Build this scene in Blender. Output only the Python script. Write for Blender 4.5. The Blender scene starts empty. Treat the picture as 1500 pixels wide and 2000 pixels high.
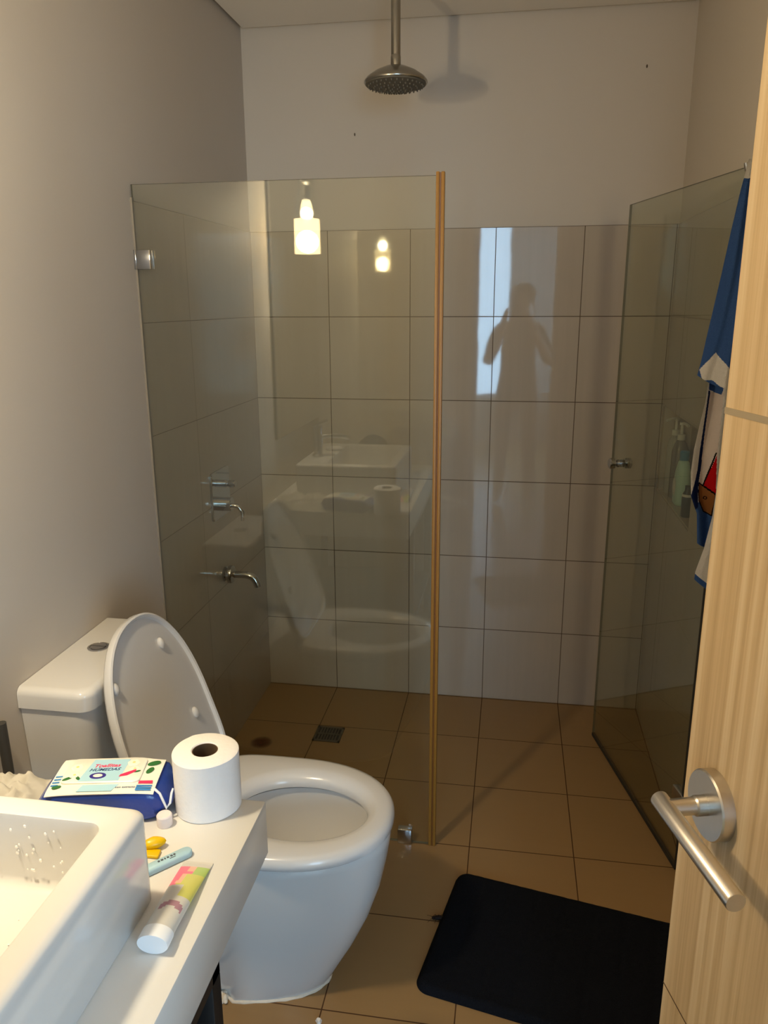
import bpy, bmesh, math, random
from mathutils import Vector, Matrix, noise
random.seed(7)
S = bpy.context.scene
C = S.collection
PI = math.pi

# ------------------------------------------------------------------ camera
cam_d = bpy.data.cameras.new('camera'); cam = bpy.data.objects.new('camera', cam_d); C.objects.link(cam)
cr = Vector((0.98706776, 0.16023804, -0.0045839)); cu = Vector((-0.03691646, 0.25504628, 0.96622387)); cf = Vector((-0.15599493, 0.95355921, -0.25766338))
M = Matrix((cr, cu, -cf)).transposed().to_4x4(); M.translation = Vector((0.96634397, -2.89734481, 1.54735782))
cam.matrix_world = M
cam_d.sensor_fit = 'HORIZONTAL'; cam_d.sensor_width = 36; cam_d.lens = 1528.34 * 36 / 1500; cam_d.clip_start = 0.02
S.camera = cam

# ------------------------------------------------------------------ world, daylight, exposure
w = bpy.data.worlds.new('world'); S.world = w; w.use_nodes = True
w.node_tree.nodes['Background'].inputs[0].default_value = (0.75, 0.86, 1, 1)
w.node_tree.nodes['Background'].inputs[1].default_value = 1.0
PENDANT_W = 54.0
WINDOW_W = 280.0
SIDE_W = 200.0
S.view_settings.view_transform = 'Standard'; S.view_settings.look = 'None'
S.view_settings.gamma = 1; S.view_settings.exposure = 0.13; S.view_settings.use_curve_mapping = False
S.cycles.max_bounces = 14; S.cycles.diffuse_bounces = 6; S.cycles.glossy_bounces = 6; S.cycles.transparent_max_bounces = 24
S.cycles.transmission_bounces = 8; S.cycles.sample_clamp_indirect = 4.0; S.cycles.use_denoising = True
S.cycles.caustics_reflective = False; S.cycles.caustics_refractive = False

def sun_light(name, power, loc, rot, sx, sy, col):
    l = bpy.data.lights.new(name, 'AREA'); l.shape = 'RECTANGLE'; l.size = sx; l.size_y = sy; l.energy = power; l.color = col
    o = bpy.data.objects.new(name, l); C.objects.link(o); o.location = loc; o.rotation_euler = rot; return o
# daylight entering through the bedroom window behind the camera
sun_light('window_daylight', WINDOW_W, (1.65, -6.12, 1.45), (PI/2, 0, 0), 2.6, 1.9, (0.44, 0.71, 1.0))
sun_light('added_side_daylight', SIDE_W, (3.12, -5.0, 1.4), (PI/2, 0, PI/2), 1.6, 1.8, (0.44, 0.71, 1.0))  # added side light: bluish daylight for the basin side and left wall

# ------------------------------------------------------------------ helpers
def lin(h):
    h = h.lstrip('#'); v = [int(h[i:i+2], 16) / 255 for i in (0, 2, 4)]
    return tuple(c / 12.92 if c <= .04045 else ((c + .055) / 1.055) ** 2.4 for c in v) + (1,)
class NT:
    def __init__(s, m): s.n = m.node_tree.nodes; s.l = m.node_tree.links
    def add(s, t, **k):
        n = s.n.new(t)
        for a, v in k.items(): setattr(n, a, v)
        return n
    def lk(s, a, b): s.l.new(a, b)
    def math(s, op, a, b=None, clamp=False):
        n = s.n.new('ShaderNodeMath'); n.operation = op; n.use_clamp = clamp
        for i, v in enumerate((a, b)):
            if v is None: continue
            if isinstance(v, (int, float)): n.inputs[i].default_value = v
            else: s.lk(v, n.inputs[i])
        return n.outputs[0]
    def mix(s, f, a, b):
        n = s.n.new('ShaderNodeMix'); n.data_type = 'RGBA'
        for i, v in ((0, f), (6, a), (7, b)):
            if isinstance(v, (int, float, tuple)): n.inputs[i].default_value = v
            else: s.lk(v, n.inputs[i])
        return n.outputs[2]
def mat(name, col, rough=.5, metal=0, spec=.5, noise_amt=0, noise_scale=20, bump=0, bump_scale=60, **kw):
    m = bpy.data.materials.new(name); m.use_nodes = True; t = NT(m); b = t.n['Principled BSDF']
    if isinstance(col, str): col = lin(col)
    b.inputs['Base Color'].default_value = col; b.inputs['Roughness'].default_value = rough; b.inputs['Metallic'].default_value = metal
    b.inputs['Specular IOR Level'].default_value = spec
    for k, v in kw.items(): b.inputs[k.replace('_', ' ')].default_value = v
    if noise_amt or bump:
        tc = t.add('ShaderNodeTexCoord')
    if noise_amt:
        nz = t.add('ShaderNodeTexNoise'); nz.inputs['Scale'].default_value = noise_scale; nz.inputs['Detail'].default_value = 4
        t.lk(tc.outputs['Object'], nz.inputs['Vector'])
        d = tuple(c * (1 - noise_amt) for c in col[:3]) + (1,); u = tuple(min(1, c * (1 + noise_amt)) for c in col[:3]) + (1,)
        t.lk(t.mix(nz.outputs['Fac'], d, u), b.inputs['Base Color'])
    if bump:
        nb = t.add('ShaderNodeTexNoise'); nb.inputs['Scale'].default_value = bump_scale; nb.inputs['Detail'].default_value = 5
        t.lk(tc.outputs['Object'], nb.inputs['Vector'])
        bp = t.add('ShaderNodeBump'); bp.inputs['Strength'].default_value = bump; bp.inputs['Distance'].default_value = .004
        t.lk(nb.outputs['Fac'], bp.inputs['Height']); t.lk(bp.outputs['Normal'], b.inputs['Normal'])
    return m
def tile_mat(name, col, grout, au, av, u0, v0, w=.0028, rough=.1, vary=.05, streak=.05, pitch=.3, pitchv=.3, dirt=0, spec=.5, streak_axis=None, wave=0.0):
    m = bpy.data.materials.new(name); m.use_nodes = True; t = NT(m); b = t.n['Principled BSDF']
    tc = t.add('ShaderNodeTexCoord'); sp = t.add('ShaderNodeSeparateXYZ'); t.lk(tc.outputs['Object'], sp.inputs[0])
    ax = {'x': 0, 'y': 1, 'z': 2}
    masks, ids = [], []
    for a, o, p in ((au, u0, pitch), (av, v0, pitchv)):
        q = t.math('DIVIDE', t.math('SUBTRACT', sp.outputs[ax[a]], o), p)
        fr = t.math('FRACT', q); ids.append(t.math('FLOOR', q))
        masks.append(t.math('GREATER_THAN', t.math('ABSOLUTE', t.math('SUBTRACT', fr, .5)), .5 - w / 2 / p))
    g = t.math('MAXIMUM', masks[0], masks[1])
    cb = t.add('ShaderNodeCombineXYZ'); t.lk(ids[0], cb.inputs[0]); t.lk(ids[1], cb.inputs[1])
    wn = t.add('ShaderNodeTexWhiteNoise'); wn.noise_dimensions = '3D'; t.lk(cb.outputs[0], wn.inputs['Vector'])
    mp = t.add('ShaderNodeMapping'); sc = [55, 55, 55]; sc[ax[streak_axis or av]] = 2.5; mp.inputs['Scale'].default_value = sc
    t.lk(tc.outputs['Object'], mp.inputs['Vector'])
    nz = t.add('ShaderNodeTexNoise'); nz.inputs['Scale'].default_value = 1.0; nz.inputs['Detail'].default_value = 3; t.lk(mp.outputs[0], nz.inputs['Vector'])
    n2 = t.add('ShaderNodeTexNoise'); n2.inputs['Scale'].default_value = 6; n2.inputs['Detail'].default_value = 5; t.lk(tc.outputs['Object'], n2.inputs['Vector'])
    f = t.math('ADD', t.math('MULTIPLY', t.math('SUBTRACT', wn.outputs['Value'], .5), vary), t.math('MULTIPLY', t.math('SUBTRACT', nz.outputs['Fac'], .5), streak * 2))
    f = t.math('ADD', f, t.math('MULTIPLY', t.math('SUBTRACT', n2.outputs['Fac'], .5), .08))
    hv = t.add('ShaderNodeHueSaturation'); hv.inputs['Color'].default_value = lin(col); t.lk(t.math('ADD', 1.0, f), hv.inputs['Value'])
    c = t.mix(g, hv.outputs[0], lin(grout))
    t.lk(c, b.inputs['Base Color'])
    r = t.math('ADD', t.math('MULTIPLY', g, .6), rough); t.lk(r, b.inputs['Roughness'])
    b.inputs['Specular IOR Level'].default_value = spec
    bp = t.add('ShaderNodeBump'); bp.inputs['Strength'].default_value = .6; bp.inputs['Distance'].default_value = .002
    hgt = t.math('SUBTRACT', 1, g)
    if wave:
        n3 = t.add('ShaderNodeTexNoise'); n3.inputs['Scale'].default_value = 9; n3.inputs['Detail'].default_value = 1; t.lk(tc.outputs['Object'], n3.inputs['Vector'])
        hgt = t.math('ADD', hgt, t.math('MULTIPLY', n3.outputs['Fac'], wave))
    t.lk(hgt, bp.inputs['Height']); t.lk(bp.outputs['Normal'], b.inputs['Normal'])
    return m
def glass_mat(name, tint, extra=0.0, rough=0.0):
    """thin architectural glass: each face passes tinted light and mirrors by Schlick's law"""
    m = bpy.data.materials.new(name); m.use_nodes = True; t = NT(m); t.n.clear()
    out = t.add('ShaderNodeOutputMaterial'); g = t.add('ShaderNodeNewGeometry')
    d = t.add('ShaderNodeVectorMath', operation='DOT_PRODUCT'); t.lk(g.outputs['Normal'], d.inputs[0]); t.lk(g.outputs['Incoming'], d.inputs[1])
    c = t.math('SUBTRACT', 1, t.math('ABSOLUTE', d.outputs['Value']))
    F = t.math('ADD', .052 + extra, t.math('MULTIPLY', .95, t.math('POWER', c, 5)), True)
    tr = t.add('ShaderNodeBsdfTransparent'); tr.inputs[0].default_value = tint
    gl = t.add('ShaderNodeBsdfGlossy'); gl.inputs['Roughness'].default_value = rough; gl.inputs['Color'].default_value = (1, 1, 1, 1)
    mx = t.add('ShaderNodeMixShader'); t.lk(F, mx.inputs[0]); t.lk(tr.outputs[0], mx.inputs[1]); t.lk(gl.outputs[0], mx.inputs[2]); t.lk(mx.outputs[0], out.inputs[0])
    return m
def wood_mat(name, c0, c1, c2, axis_long='z', scale=1.0, rough=.45):
    m = bpy.data.materials.new(name); m.use_nodes = True; t = NT(m); b = t.n['Principled BSDF']
    tc = t.add('ShaderNodeTexCoord'); mp = t.add('ShaderNodeMapping'); sc = [70 * scale] * 3; sc['xyz'.index(axis_long)] = .55 * scale
    mp.inputs['Scale'].default_value = sc; t.lk(tc.outputs['Object'], mp.inputs['Vector'])
    n1 = t.add('ShaderNodeTexNoise'); n1.inputs['Scale'].default_value = 1; n1.inputs['Detail'].default_value = 6; n1.inputs['Roughness'].default_value = .6; t.lk(mp.outputs[0], n1.inputs['Vector'])
    mp2 = t.add('ShaderNodeMapping'); sc2 = [260 * scale] * 3; sc2['xyz'.index(axis_long)] = 6 * scale; mp2.inputs['Scale'].default_value = sc2; t.lk(tc.outputs['Object'], mp2.inputs['Vector'])
    n2 = t.add('ShaderNodeTexNoise'); n2.inputs['Scale'].default_value = 1; n2.inputs['Detail'].default_value = 3; t.lk(mp2.outputs[0], n2.inputs['Vector'])
    cr_ = t.add('ShaderNodeValToRGB'); e = cr_.color_ramp.elements; e[0].position = .32; e[0].color = lin(c0); e[1].position = .72; e[1].color = lin(c2)
    k = cr_.color_ramp.elements.new(.5); k.color = lin(c1)
    f = t.math('ADD', t.math('MULTIPLY', n1.outputs['Fac'], .8), t.math('MULTIPLY', n2.outputs['Fac'], .2)); t.lk(f, cr_.inputs['Fac'])
    t.lk(cr_.outputs['Color'], b.inputs['Base Color']); b.inputs['Roughness'].default_value = rough
    bp = t.add('ShaderNodeBump'); bp.inputs['Strength'].default_value = .12; bp.inputs['Distance'].default_value = .001; t.lk(f, bp.inputs['Height']); t.lk(bp.outputs['Normal'], b.inputs['Normal'])
    return m

ORG = {}
def thing(name, loc, label, cat, group=None, rotz=0, kind=None):
    o = bpy.data.objects.new(name, None); C.objects.link(o); o.empty_display_size = .05
    o.location = loc; o.rotation_euler = (0, 0, rotz); o['label'] = label; o['category'] = cat
    if group: o['group'] = group
    if kind: o['kind'] = kind
    ORG[o.name] = Vector(loc); return o
def tag(o, label, cat=None, group=None, kind=None):
    if label: o['label'] = label
    if cat: o['category'] = cat
    if group: o['group'] = group
    if kind: o['kind'] = kind
    return o
def obj(name, bm, m, parent=None, ang=35, local=False, recalc=True, origin=None):
    """link one mesh object; vertices are given in world space unless local"""
    if recalc: bmesh.ops.recalc_face_normals(bm, faces=bm.faces[:])
    me = bpy.data.meshes.new(name); bm.to_mesh(me); bm.free()
    ms = m if isinstance(m, (list, tuple)) else [m]
    for x in ms: me.materials.append(x)
    o = bpy.data.objects.new(name, me); C.objects.link(o)
    org = Vector((0, 0, 0))
    if parent is not None:
        o.parent = parent; org = ORG.get(parent.name, Vector((0, 0, 0))).copy()
        if not local: me.transform(Matrix.Translation(-org))
        ORG[o.name] = org
    elif origin is not None:
        if not local: me.transform(Matrix.Translation(-Vector(origin)))
        o.location = origin; ORG[o.name] = Vector(origin)
    if ang is not None:
        me.shade_smooth()
        try: me.set_sharp_from_angle(angle=math.radians(ang))
        except Exception: pass
    return o
def struct(name, bm, m, parent=None, ang=None):
    o = obj(name, bm, m, parent, ang)
    if parent is None: o['kind'] = 'structure'
    return o
def box(bm, x0, x1, y0, y1, z0, z1, bev=0, seg=2, mi=0):
    r = bmesh.ops.create_cube(bm, size=1); vs = r['verts']
    for v in vs: v.co = Vector(((x0 + x1) / 2 + v.co.x * (x1 - x0), (y0 + y1) / 2 + v.co.y * (y1 - y0), (z0 + z1) / 2 + v.co.z * (z1 - z0)))
    fs = set(f for v in vs for f in v.link_faces)
    if bev:
        es = list(set(e for v in vs for e in v.link_edges))
        rr = bmesh.ops.bevel(bm, geom=es, offset=bev, segments=seg, profile=.5, affect='EDGES'); fs = set(rr['faces']) | set(f for f in fs if f.is_valid)
    for f in fs:
        if f.is_valid: f.material_index = mi
    return bm
def nb(): return bmesh.new()
def loft(bm, loops, cap0=True, cap1=True, close=False, mi=0):
    L = [[bm.verts.new(p) for p in lp] for lp in loops]; n = len(L[0])
    seq = list(range(len(L) - 1)) + ([len(L) - 1] if close else [])
    for i in seq:
        a, b = L[i], L[(i + 1) % len(L)]
        for j in range(n):
            f = bm.faces.new((a[j], a[(j + 1) % n], b[(j + 1) % n], b[j])); f.material_index = mi
    if not close:
        if cap0: bm.faces.new(L[0][::-1]).material_index = mi
        if cap1: bm.faces.new(L[-1]).material_index = mi
    return L
def rrect(cx, cy, hx, hy, r, z, n=6):
    pts = []
    for qx, qy, a0 in ((1, 1, 0), (-1, 1, 90), (-1, -1, 180), (1, -1, 270)):
        for k in range(n + 1):
            a = math.radians(a0 + 90 * k / n)
            pts.append(Vector((cx + qx * (hx - r) + r * math.cos(a), cy + qy * (hy - r) + r * math.sin(a), z)))
    return pts
def basis(d):
    d = Vector(d).normalized(); u = d.orthogonal().normalized(); return u, d.cross(u)
def tube(bm, path, r, n=14, cap=True, mi=0):
    P = [Vector(p) for p in path]; rs = r if isinstance(r, (list, tuple)) else [r] * len(P)
    t = (P[1] - P[0]).normalized(); u, v = basis(t); loops = []
    for i, p in enumerate(P):
        tn = (P[min(i + 1, len(P) - 1)] - P[max(i - 1, 0)]).normalized()
        u = (u - tn * u.dot(tn)).normalized(); v = tn.cross(u)
        loops.append([p + (u * math.cos(2 * PI * k / n) + v * math.sin(2 * PI * k / n)) * rs[i] for k in range(n)])
    loft(bm, loops, cap, cap, mi=mi); return bm
def lathe(bm, prof, base, axis=(0, 0, 1), n=32, cap=True, close=False, mi=0):
    a = Vector(axis).normalized(); u, v = basis(a); base = Vector(base)
    loops = [[base + a * h + (u * math.cos(2 * PI * k / n) + v * math.sin(2 * PI * k / n)) * r for k in range(n)] for r, h in prof]
    loft(bm, loops, cap, cap, close, mi); return bm
def prism(bm, pts, d, mi=0):
    d = Vector(d); loft(bm, [[Vector(p) for p in pts], [Vector(p) + d for p in pts]], mi=mi); return bm
def ball(bm, c, r, sx=1, sy=1, sz=1, u=14, v=9, rot=None):
    q = bmesh.ops.create_uvsphere(bm, u_segments=u, v_segments=v, radius=r)
    for x in q['verts']:
        p = Vector((x.co.x * sx, x.co.y * sy, x.co.z * sz))
        if rot is not None: p = rot @ p
        x.co = p + Vector(c)
    return bm

# ------------------------------------------------------------------ materials
M_wall = mat('wall_paint', (.58, .525, .46, 1), .6, spec=.3, noise_amt=.02, noise_scale=3, bump=.03, bump_scale=180)
M_ceil = mat('ceiling_paint', (.84, .80, .75, 1), .8, spec=.2)
M_tile = tile_mat('wall_tile', '#b8ac9e', '#5c4a38', 'x', 'z', .2913, 0, rough=.035, wave=.10)
M_tile_s = tile_mat('wall_tile_side', '#b8ac9e', '#77695a', 'y', 'z', -.005, 0, w=.0018, rough=.09, wave=.10, pitch=.6)
M_floor = tile_mat('floor_tile', '#96774f', '#4a2f17', 'x', 'y', .2913, -.005, rough=.3, vary=.05, streak=.03, pitchv=.302, streak_axis='x', spec=.35, w=.003)
M_cer = mat('white_ceramic', (.70, .695, .69, 1), .08, spec=.6, Coat_Weight=.3)
M_cer_basin = mat('basin_ceramic', (.68, .67, .65, 1), .1, spec=.5)
M_plast = mat('white_plastic', (.66, .66, .67, 1), .18)
M_chrome = mat('chrome', (.55, .55, .56, 1), .08, 1)
M_steel = mat('brushed_steel', (.62, .59, .55, 1), .28, 1, noise_amt=.04, noise_scale=120)
M_satin = mat('shower_satin', (.40, .38, .34, 1), .22, 1)
M_plate = mat('shower_face', (.13, .115, .09, 1), .6, 0, spec=.3)
M_glass = glass_mat('screen_glass', (.915, .925, .885, 1))
M_glass_d = glass_mat('door_glass', (.83, .845, .78, 1))
M_clear = glass_mat('clear_glass', (.96, .97, .96, 1), .02)
M_gedge = mat('glass_edge', (.16, .15, .10, 1), .25)
M_mirror = mat('mirror_silver', (.86, .87, .86, 1), .01, 1)
M_strip = mat('amber_strip', '#94682b', .4, spec=.4)
M_strip_d = mat('amber_strip_groove', '#6e4313', .5)
M_counter = mat('counter_white', (.72, .71, .68, 1), .25, spec=.4)
M_black = mat('black_metal', (.008, .007, .007, 1), .5)
M_dark = mat('dark_rubber', (.02, .018, .014, 1), .6)
M_door = wood_mat('oak_veneer', '#ad9067', '#c6a97f', '#dcc5a0')
M_groove = mat('door_groove', '#9a8a70', .5)
M_groove_d = mat('door_joint', '#4d3317', .7)
M_mat = mat('navy_plush', (.0055, .0062, .009, 1), .95, spec=.1, noise_amt=.5, noise_scale=300, bump=.6, bump_scale=350)
M_paper = mat('tissue_white', (.84, .83, .83, 1), .9, spec=.1, noise_amt=.03, noise_scale=60, bump=.2, bump_scale=140)
M_card = mat('card_core', (.12, .08, .05, 1), .9, spec=.1)
M_seal = mat('sealant', (.75, .66, .54, 1), .8, noise_amt=.12, noise_scale=40, bump=.5, bump_scale=90)

# ------------------------------------------------------------------ room shell
W, H, YF = 1.5, 2.455, -2.80
NY0, NY1, NZ0, NZ1, NX = -.56, -.02, .89, 1.195, 1.60     # niche in the right wall
struct('floor', box(nb(), -1.2, 3.0, -6.2, .15, -.1, 0), M_floor)
struct('wall_back', box(nb(), -.15, 1.75, .006, .15, -.05, 2.6), M_wall)
o = struct('tile_cladding', box(nb(), 0, W, 0, .006, 0, 1.8), M_tile, bpy.data.objects['wall_back'])
struct('wall_left', box(nb(), -.15, 0, -2.92, .15, -.05, 2.6), M_wall)
struct('tile_cladding', box(nb(), 0, .005, -.915, 0, 0, 1.8), M_tile_s, bpy.data.objects['wall_left'])
bm = nb()
for a in ((W, 1.75, -2.92, .15, -.05, NZ0), (W, 1.75, -2.92, .15, NZ1, 2.6), (W, 1.75, -2.92, NY0, NZ0, NZ1), (W, 1.75, NY1, .15, NZ0, NZ1), (NX, 1.75, NY0, NY1, NZ0, NZ1)): box(bm, *a)
struct('wall_right', bm, M_wall)
bm = nb(); a = W - .005
for q in ((a, W, -.915, 0, 0, NZ0), (a, W, -.915, 0, NZ1, 1.8), (a, W, -.915, NY0, NZ0, NZ1), (a, W, NY1, 0, NZ0, NZ1)): box(bm, *q)
box(bm, W, NX, NY0, NY1, NZ0, NZ0 + .004); box(bm, NX - .004, NX, NY0, NY1, NZ0, NZ1)
struct('tile_cladding', bm, M_tile_s, bpy.data.objects['wall_right'])
bm = nb(); box(bm, .014, W - .014, YF + .014, -.014, H, 2.5); box(bm, -.15, 1.75, -2.92, .15, 2.49, 2.6)
struct('ceiling', bm, M_ceil)
DX0, DX1, DZ = .69, 1.425, 2.08                                # doorway
bm = nb(); box(bm, -1.2, DX0, -2.92, YF, -.05, 2.6); box(bm, DX1, 3.0, -2.92, YF, -.05, 2.6); box(bm, DX0, DX1, -2.92, YF, DZ, 2.6)
struct('wall_front', bm, M_wall)
bm = nb(); box(bm, DX0, DX0 + .02, -2.925, YF + .005, 0, DZ); box(bm, DX1 - .02, DX1, -2.925, YF + .005, 0, DZ); box(bm, DX0, DX1, -2.925, YF + .005, DZ - .02, DZ)
struct('trim_1', bm, M_door)
# bedroom behind the camera, lit by its window
bm = nb(); box(bm, -1.35, -1.2, -6.2, -2.92, -.05, 2.6); struct('wall_bedroom_left', bm, M_wall)
bm = nb(); box(bm, 3.0, 3.1, -6.2, -5.85, -.05, 2.6); box(bm, 3.0, 3.1, -4.15, -2.92, -.05, 2.6); box(bm, 3.0, 3.1, -5.85, -4.15, -.05, .45); box(bm, 3.0, 3.1, -5.85, -4.15, 2.35, 2.6); struct('wall_bedroom_right', bm, M_wall)
bm = nb(); box(bm, -1.35, 3.15, -6.2, -2.92, 2.455, 2.6); struct('ceiling_bedroom', bm, M_ceil)
WX0, WX1, WZ0, WZ1 = .30, 2.95, .5, 2.4
bm = nb(); box(bm, -1.35, WX0, -6.1, -6.0, -.05, 2.6); box(bm, WX1, 3.15, -6.1, -6.0, -.05, 2.6); box(bm, WX0, WX1, -6.1, -6.0, -.05, WZ0); box(bm, WX0, WX1, -6.1, -6.0, WZ1, 2.6)
struct('wall_bedroom_far', bm, M_wall)
M_white = mat('white_frame', (.8, .8, .8, 1), .4)
wf = nb()
for a in ((WX0, WX0 + .05), (WX1 - .05, WX1), (1.60, 1.66)): box(wf, a[0], a[1], -6.09, -6.03, WZ0, WZ1)
for a in ((WZ0, WZ0 + .05), (WZ1 - .05, WZ1)): box(wf, WX0, WX1, -6.09, -6.03, a[0], a[1])
wf = struct('window_1', wf, M_white)
w2 = nb()
for a in ((-5.85, -5.80), (-4.20, -4.15), (-5.03, -4.97)): box(w2, 3.03, 3.09, a[0], a[1], .45, 2.35)
for a in ((.45, .50), (2.30, 2.35)): box(w2, 3.03, 3.09, -5.85, -4.15, a[0], a[1])
w2 = struct('window_added', w2, M_white)  # unseen side window, added so daylight reaches the basin and left wall
obj('pane', box(nb(), 3.06, 3.065, -5.81, -4.19, .49, 2.31), M_clear, w2, None)
obj('pane', box(nb(), WX0 + .04, WX1 - .04, -6.065, -6.06, WZ0 + .04, WZ1 - .04), M_clear, wf, None)

bm = nb(); L = []
for k in range(81):
    x = .90 + .62 * k / 80; L.append((x, -5.93 + .028 * math.sin(k * .95)))
for (x0, y0), (x1, y1) in zip(L, L[1:]):
    bm.faces.new([bm.verts.new(p) for p in ((x0, y0, .05), (x1, y1, .05), (x1, y1, 2.42), (x0, y0, 2.42))])
bmesh.ops.remove_doubles(bm, verts=bm.verts[:], dist=1e-5); bmesh.ops.solidify(bm, geom=bm.faces[:], thickness=.001)
M_sheer = bpy.data.materials.new('sheer_cloth'); M_sheer.use_nodes = True; t = NT(M_sheer); t.n.clear(); out = t.add('ShaderNodeOutputMaterial')
a_ = t.add('ShaderNodeBsdfTranslucent'); a_.inputs[0].default_value = (.75, .74, .72, 1); b_ = t.add('ShaderNodeBsdfDiffuse'); b_.inputs[0].default_value = (.5, .49, .47, 1); m_ = t.add('ShaderNodeMixShader'); t.lk(a_.outputs[0], m_.inputs[1]); t.lk(b_.outputs[0], m_.inputs[2]); t.lk(m_.outputs[0], out.inputs[0])
o = obj('sheer_curtain', bm, M_sheer, origin=(1.2, -5.93, .05)); tag(o, 'grey sheer curtain hanging at the bedroom window, mirrored in the tiles', 'curtain')

# ------------------------------------------------------------------ countertop and its frame
CX, CYF, CZ = .593, -1.825, .76
bm = nb(); box(bm, .001, CX, YF + .001, CYF, .66, CZ, .004, 2)
o = obj('countertop', bm, M_counter, origin=(.3, -2.3, .66)); tag(o, 'thick white countertop along the left wall carrying the washbasin', 'countertop')
fr = thing('counter_frame', (.3, -2.3, 0), 'black metal frame standing under the white countertop', 'frame')
bm = nb(); box(bm, .555, .585, YF + .05, -2.035, .625, .659, .002); box(bm, .02, .05, YF + .05, -1.95, .625, .659, .002); box(bm, .02, .585, -2.065, -2.035, .625, .659, .002)
obj('rail', bm, M_black, fr)
for x, y in ((.57, -2.05), (.035, -2.05), (.57, -2.72), (.035, -2.72)):
    obj('leg', box(nb(), x - .015, x + .015, y - .015, y + .015, 0, .625, .002), M_black, fr)
bm = nb(); box(bm, .02, .585, -2.735, -2.035, .20, .22, .002); obj('shelf', bm, M_black, fr)

# ------------------------------------------------------------------ washbasin
bx = thing('washbasin', (.293, -2.30, CZ), 'white rectangular ceramic washbasin standing on the countertop', 'basin')
SX0, SX1, SY1, SY0, ST = .08, .507, -2.053, -2.575, .90
cx, cy, hx, hy = (SX0 + SX1) / 2, (SY0 + SY1) / 2, (SX1 - SX0) / 2, (SY1 - SY0) / 2
ix0, ix1, iy1, iy0 = .205, .466, -2.094, -2.535
icx, icy, ihx, ihy = (ix0 + ix1) / 2, (iy0 + iy1) / 2, (ix1 - ix0) / 2, (iy1 - iy0) / 2
loops = [rrect(cx, cy, hx - .004, hy - .004, .014, CZ), rrect(cx, cy, hx, hy, .018, CZ + .004), rrect(cx, cy, hx, hy, .018, ST - .014)]
for k in range(1, 6):
    a = PI / 2 * k / 5; loops.append(rrect(cx, cy, hx - .012 * (1 - math.cos(a)), hy - .012 * (1 - math.cos(a)), .016, ST - .012 + .012 * math.sin(a)))
loops.append(rrect(icx, icy, ihx + .005, ihy + .005, .02, ST))
loops.append(rrect(icx, icy, ihx + .001, ihy + .001, .02, ST - .002)); loops.append(rrect(icx, icy, ihx, ihy, .02, ST - .007))
loops.append(rrect(icx, icy, ihx - .006, ihy - .003, .02, .806)); loops.append(rrect(icx, icy, ihx - .010, ihy - .007, .02, .798)); loops.append(rrect(icx, icy, ihx - .02, ihy - .02, .02, .795))
bm = nb(); loft(bm, loops, True, True); obj('bowl', bm, M_cer_basin, bx, 50)
bm = nb(); lathe(bm, [(.0, .0), (.03, .0), (.03, .003), (.022, .004), (.02, .002), (0, .002)], (icx, icy, .795), n=28, cap=False); tag(obj('drain', bm, M_chrome, bx), 'chrome waste ring')
bm = nb()
for k in range(46):
    x = random.uniform(.215, .43); z = random.uniform(.815, .885); r = random.uniform(.0011, .0024)
    ball(bm, (x, -2.0965 - (.89 - z) * .035, z), r, 1, .5, 1.2, 8, 5)
for k in range(12): ball(bm, (random.uniform(.3, .46), random.uniform(-2.2, -2.115), .7965), random.uniform(.0008, .0016), 1, 1, .5, 8, 5)
o = obj('water_droplets', bm, mat('water_bead', (1, .98, .94, 1), .05, spec=.9), bx); tag(o, 'tiny water drops on the inner far side', kind='stuff')
fc = thing('basin_tap', (.137, -2.235, ST), 'chrome mixer tap standing on the basin ledge by the mirror', 'tap')
bm = nb(); lathe(bm, [(.026, 0), (.026, .006), (.019, .01), (.019, .13), (.017, .134), (.0, .134)], (.137, -2.235, ST)); obj('body', bm, M_chrome, fc)
bm = nb(); tube(bm, [(.137, -2.235, .985), (.19, -2.25, .99), (.25, -2.27, .985), (.27, -2.277, .975)], .011); obj('spout', bm, M_chrome, fc)
bm = nb(); tube(bm, [(.137, -2.235, 1.034), (.137, -2.235, 1.045), (.175, -2.26, 1.055)], .006); obj('lever', bm, M_chrome, fc)
bm = nb(); lathe(bm, [(.0, 0), (.035, 0), (.042, .010), (.039, .010), (.033, .004), (0, .004)], (.17, -2.40, ST), cap=False); o = obj('soap_dish', bm, M_cer, origin=(.17, -2.40, ST)); tag(o, 'small round white dish on the basin ledge beside the tap', 'dish')

# ------------------------------------------------------------------ mirror and pendant lamp (seen mirrored in the glass)
mr = thing('wall_mirror', (0, -2.42, 1.0), 'frameless rectangular mirror fixed to the left wall above the basin', 'mirror')
obj('back_board', box(nb(), .001, .012, YF + .02, -2.05, 1.0, 2.1), M_dark, mr, None)
obj('mirror_glass', box(nb(), .012, .016, YF + .02, -2.05, 1.0, 2.1, .001, 1), M_mirror, mr, None)
PX, PY, PZ = .149, -2.10, 1.738
pd = thing('pendant_lamp', (PX, PY, PZ), 'slim lit glass pendant lamp hanging above the basin', 'lamp')
bm = nb(); lathe(bm, [(.0505, 0), (.0505, .002), (.0495, .128), (.0475, .128), (.0485, .002)], (PX, PY, PZ), cap=False, close=True, n=36)
M_frost = bpy.data.materials.new('frosted_glow'); M_frost.use_nodes = True; t = NT(M_frost); t.n.clear()
out = t.add('ShaderNodeOutputMaterial'); em = t.add('ShaderNodeEmission'); em.inputs[0].default_value = (1, .73, .36, 1); em.inputs[1].default_value = 20.0
trn = t.add('ShaderNodeBsdfTransparent'); trn.inputs[0].default_value = (.9, .86, .8, 1); mx = t.add('ShaderNodeMixShader'); mx.inputs[0].default_value = .5
t.lk(trn.outputs[0], mx.inputs[1]); t.lk(em.outputs[0], mx.inputs[2]); t.lk(mx.outputs[0], out.inputs[0])
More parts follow.
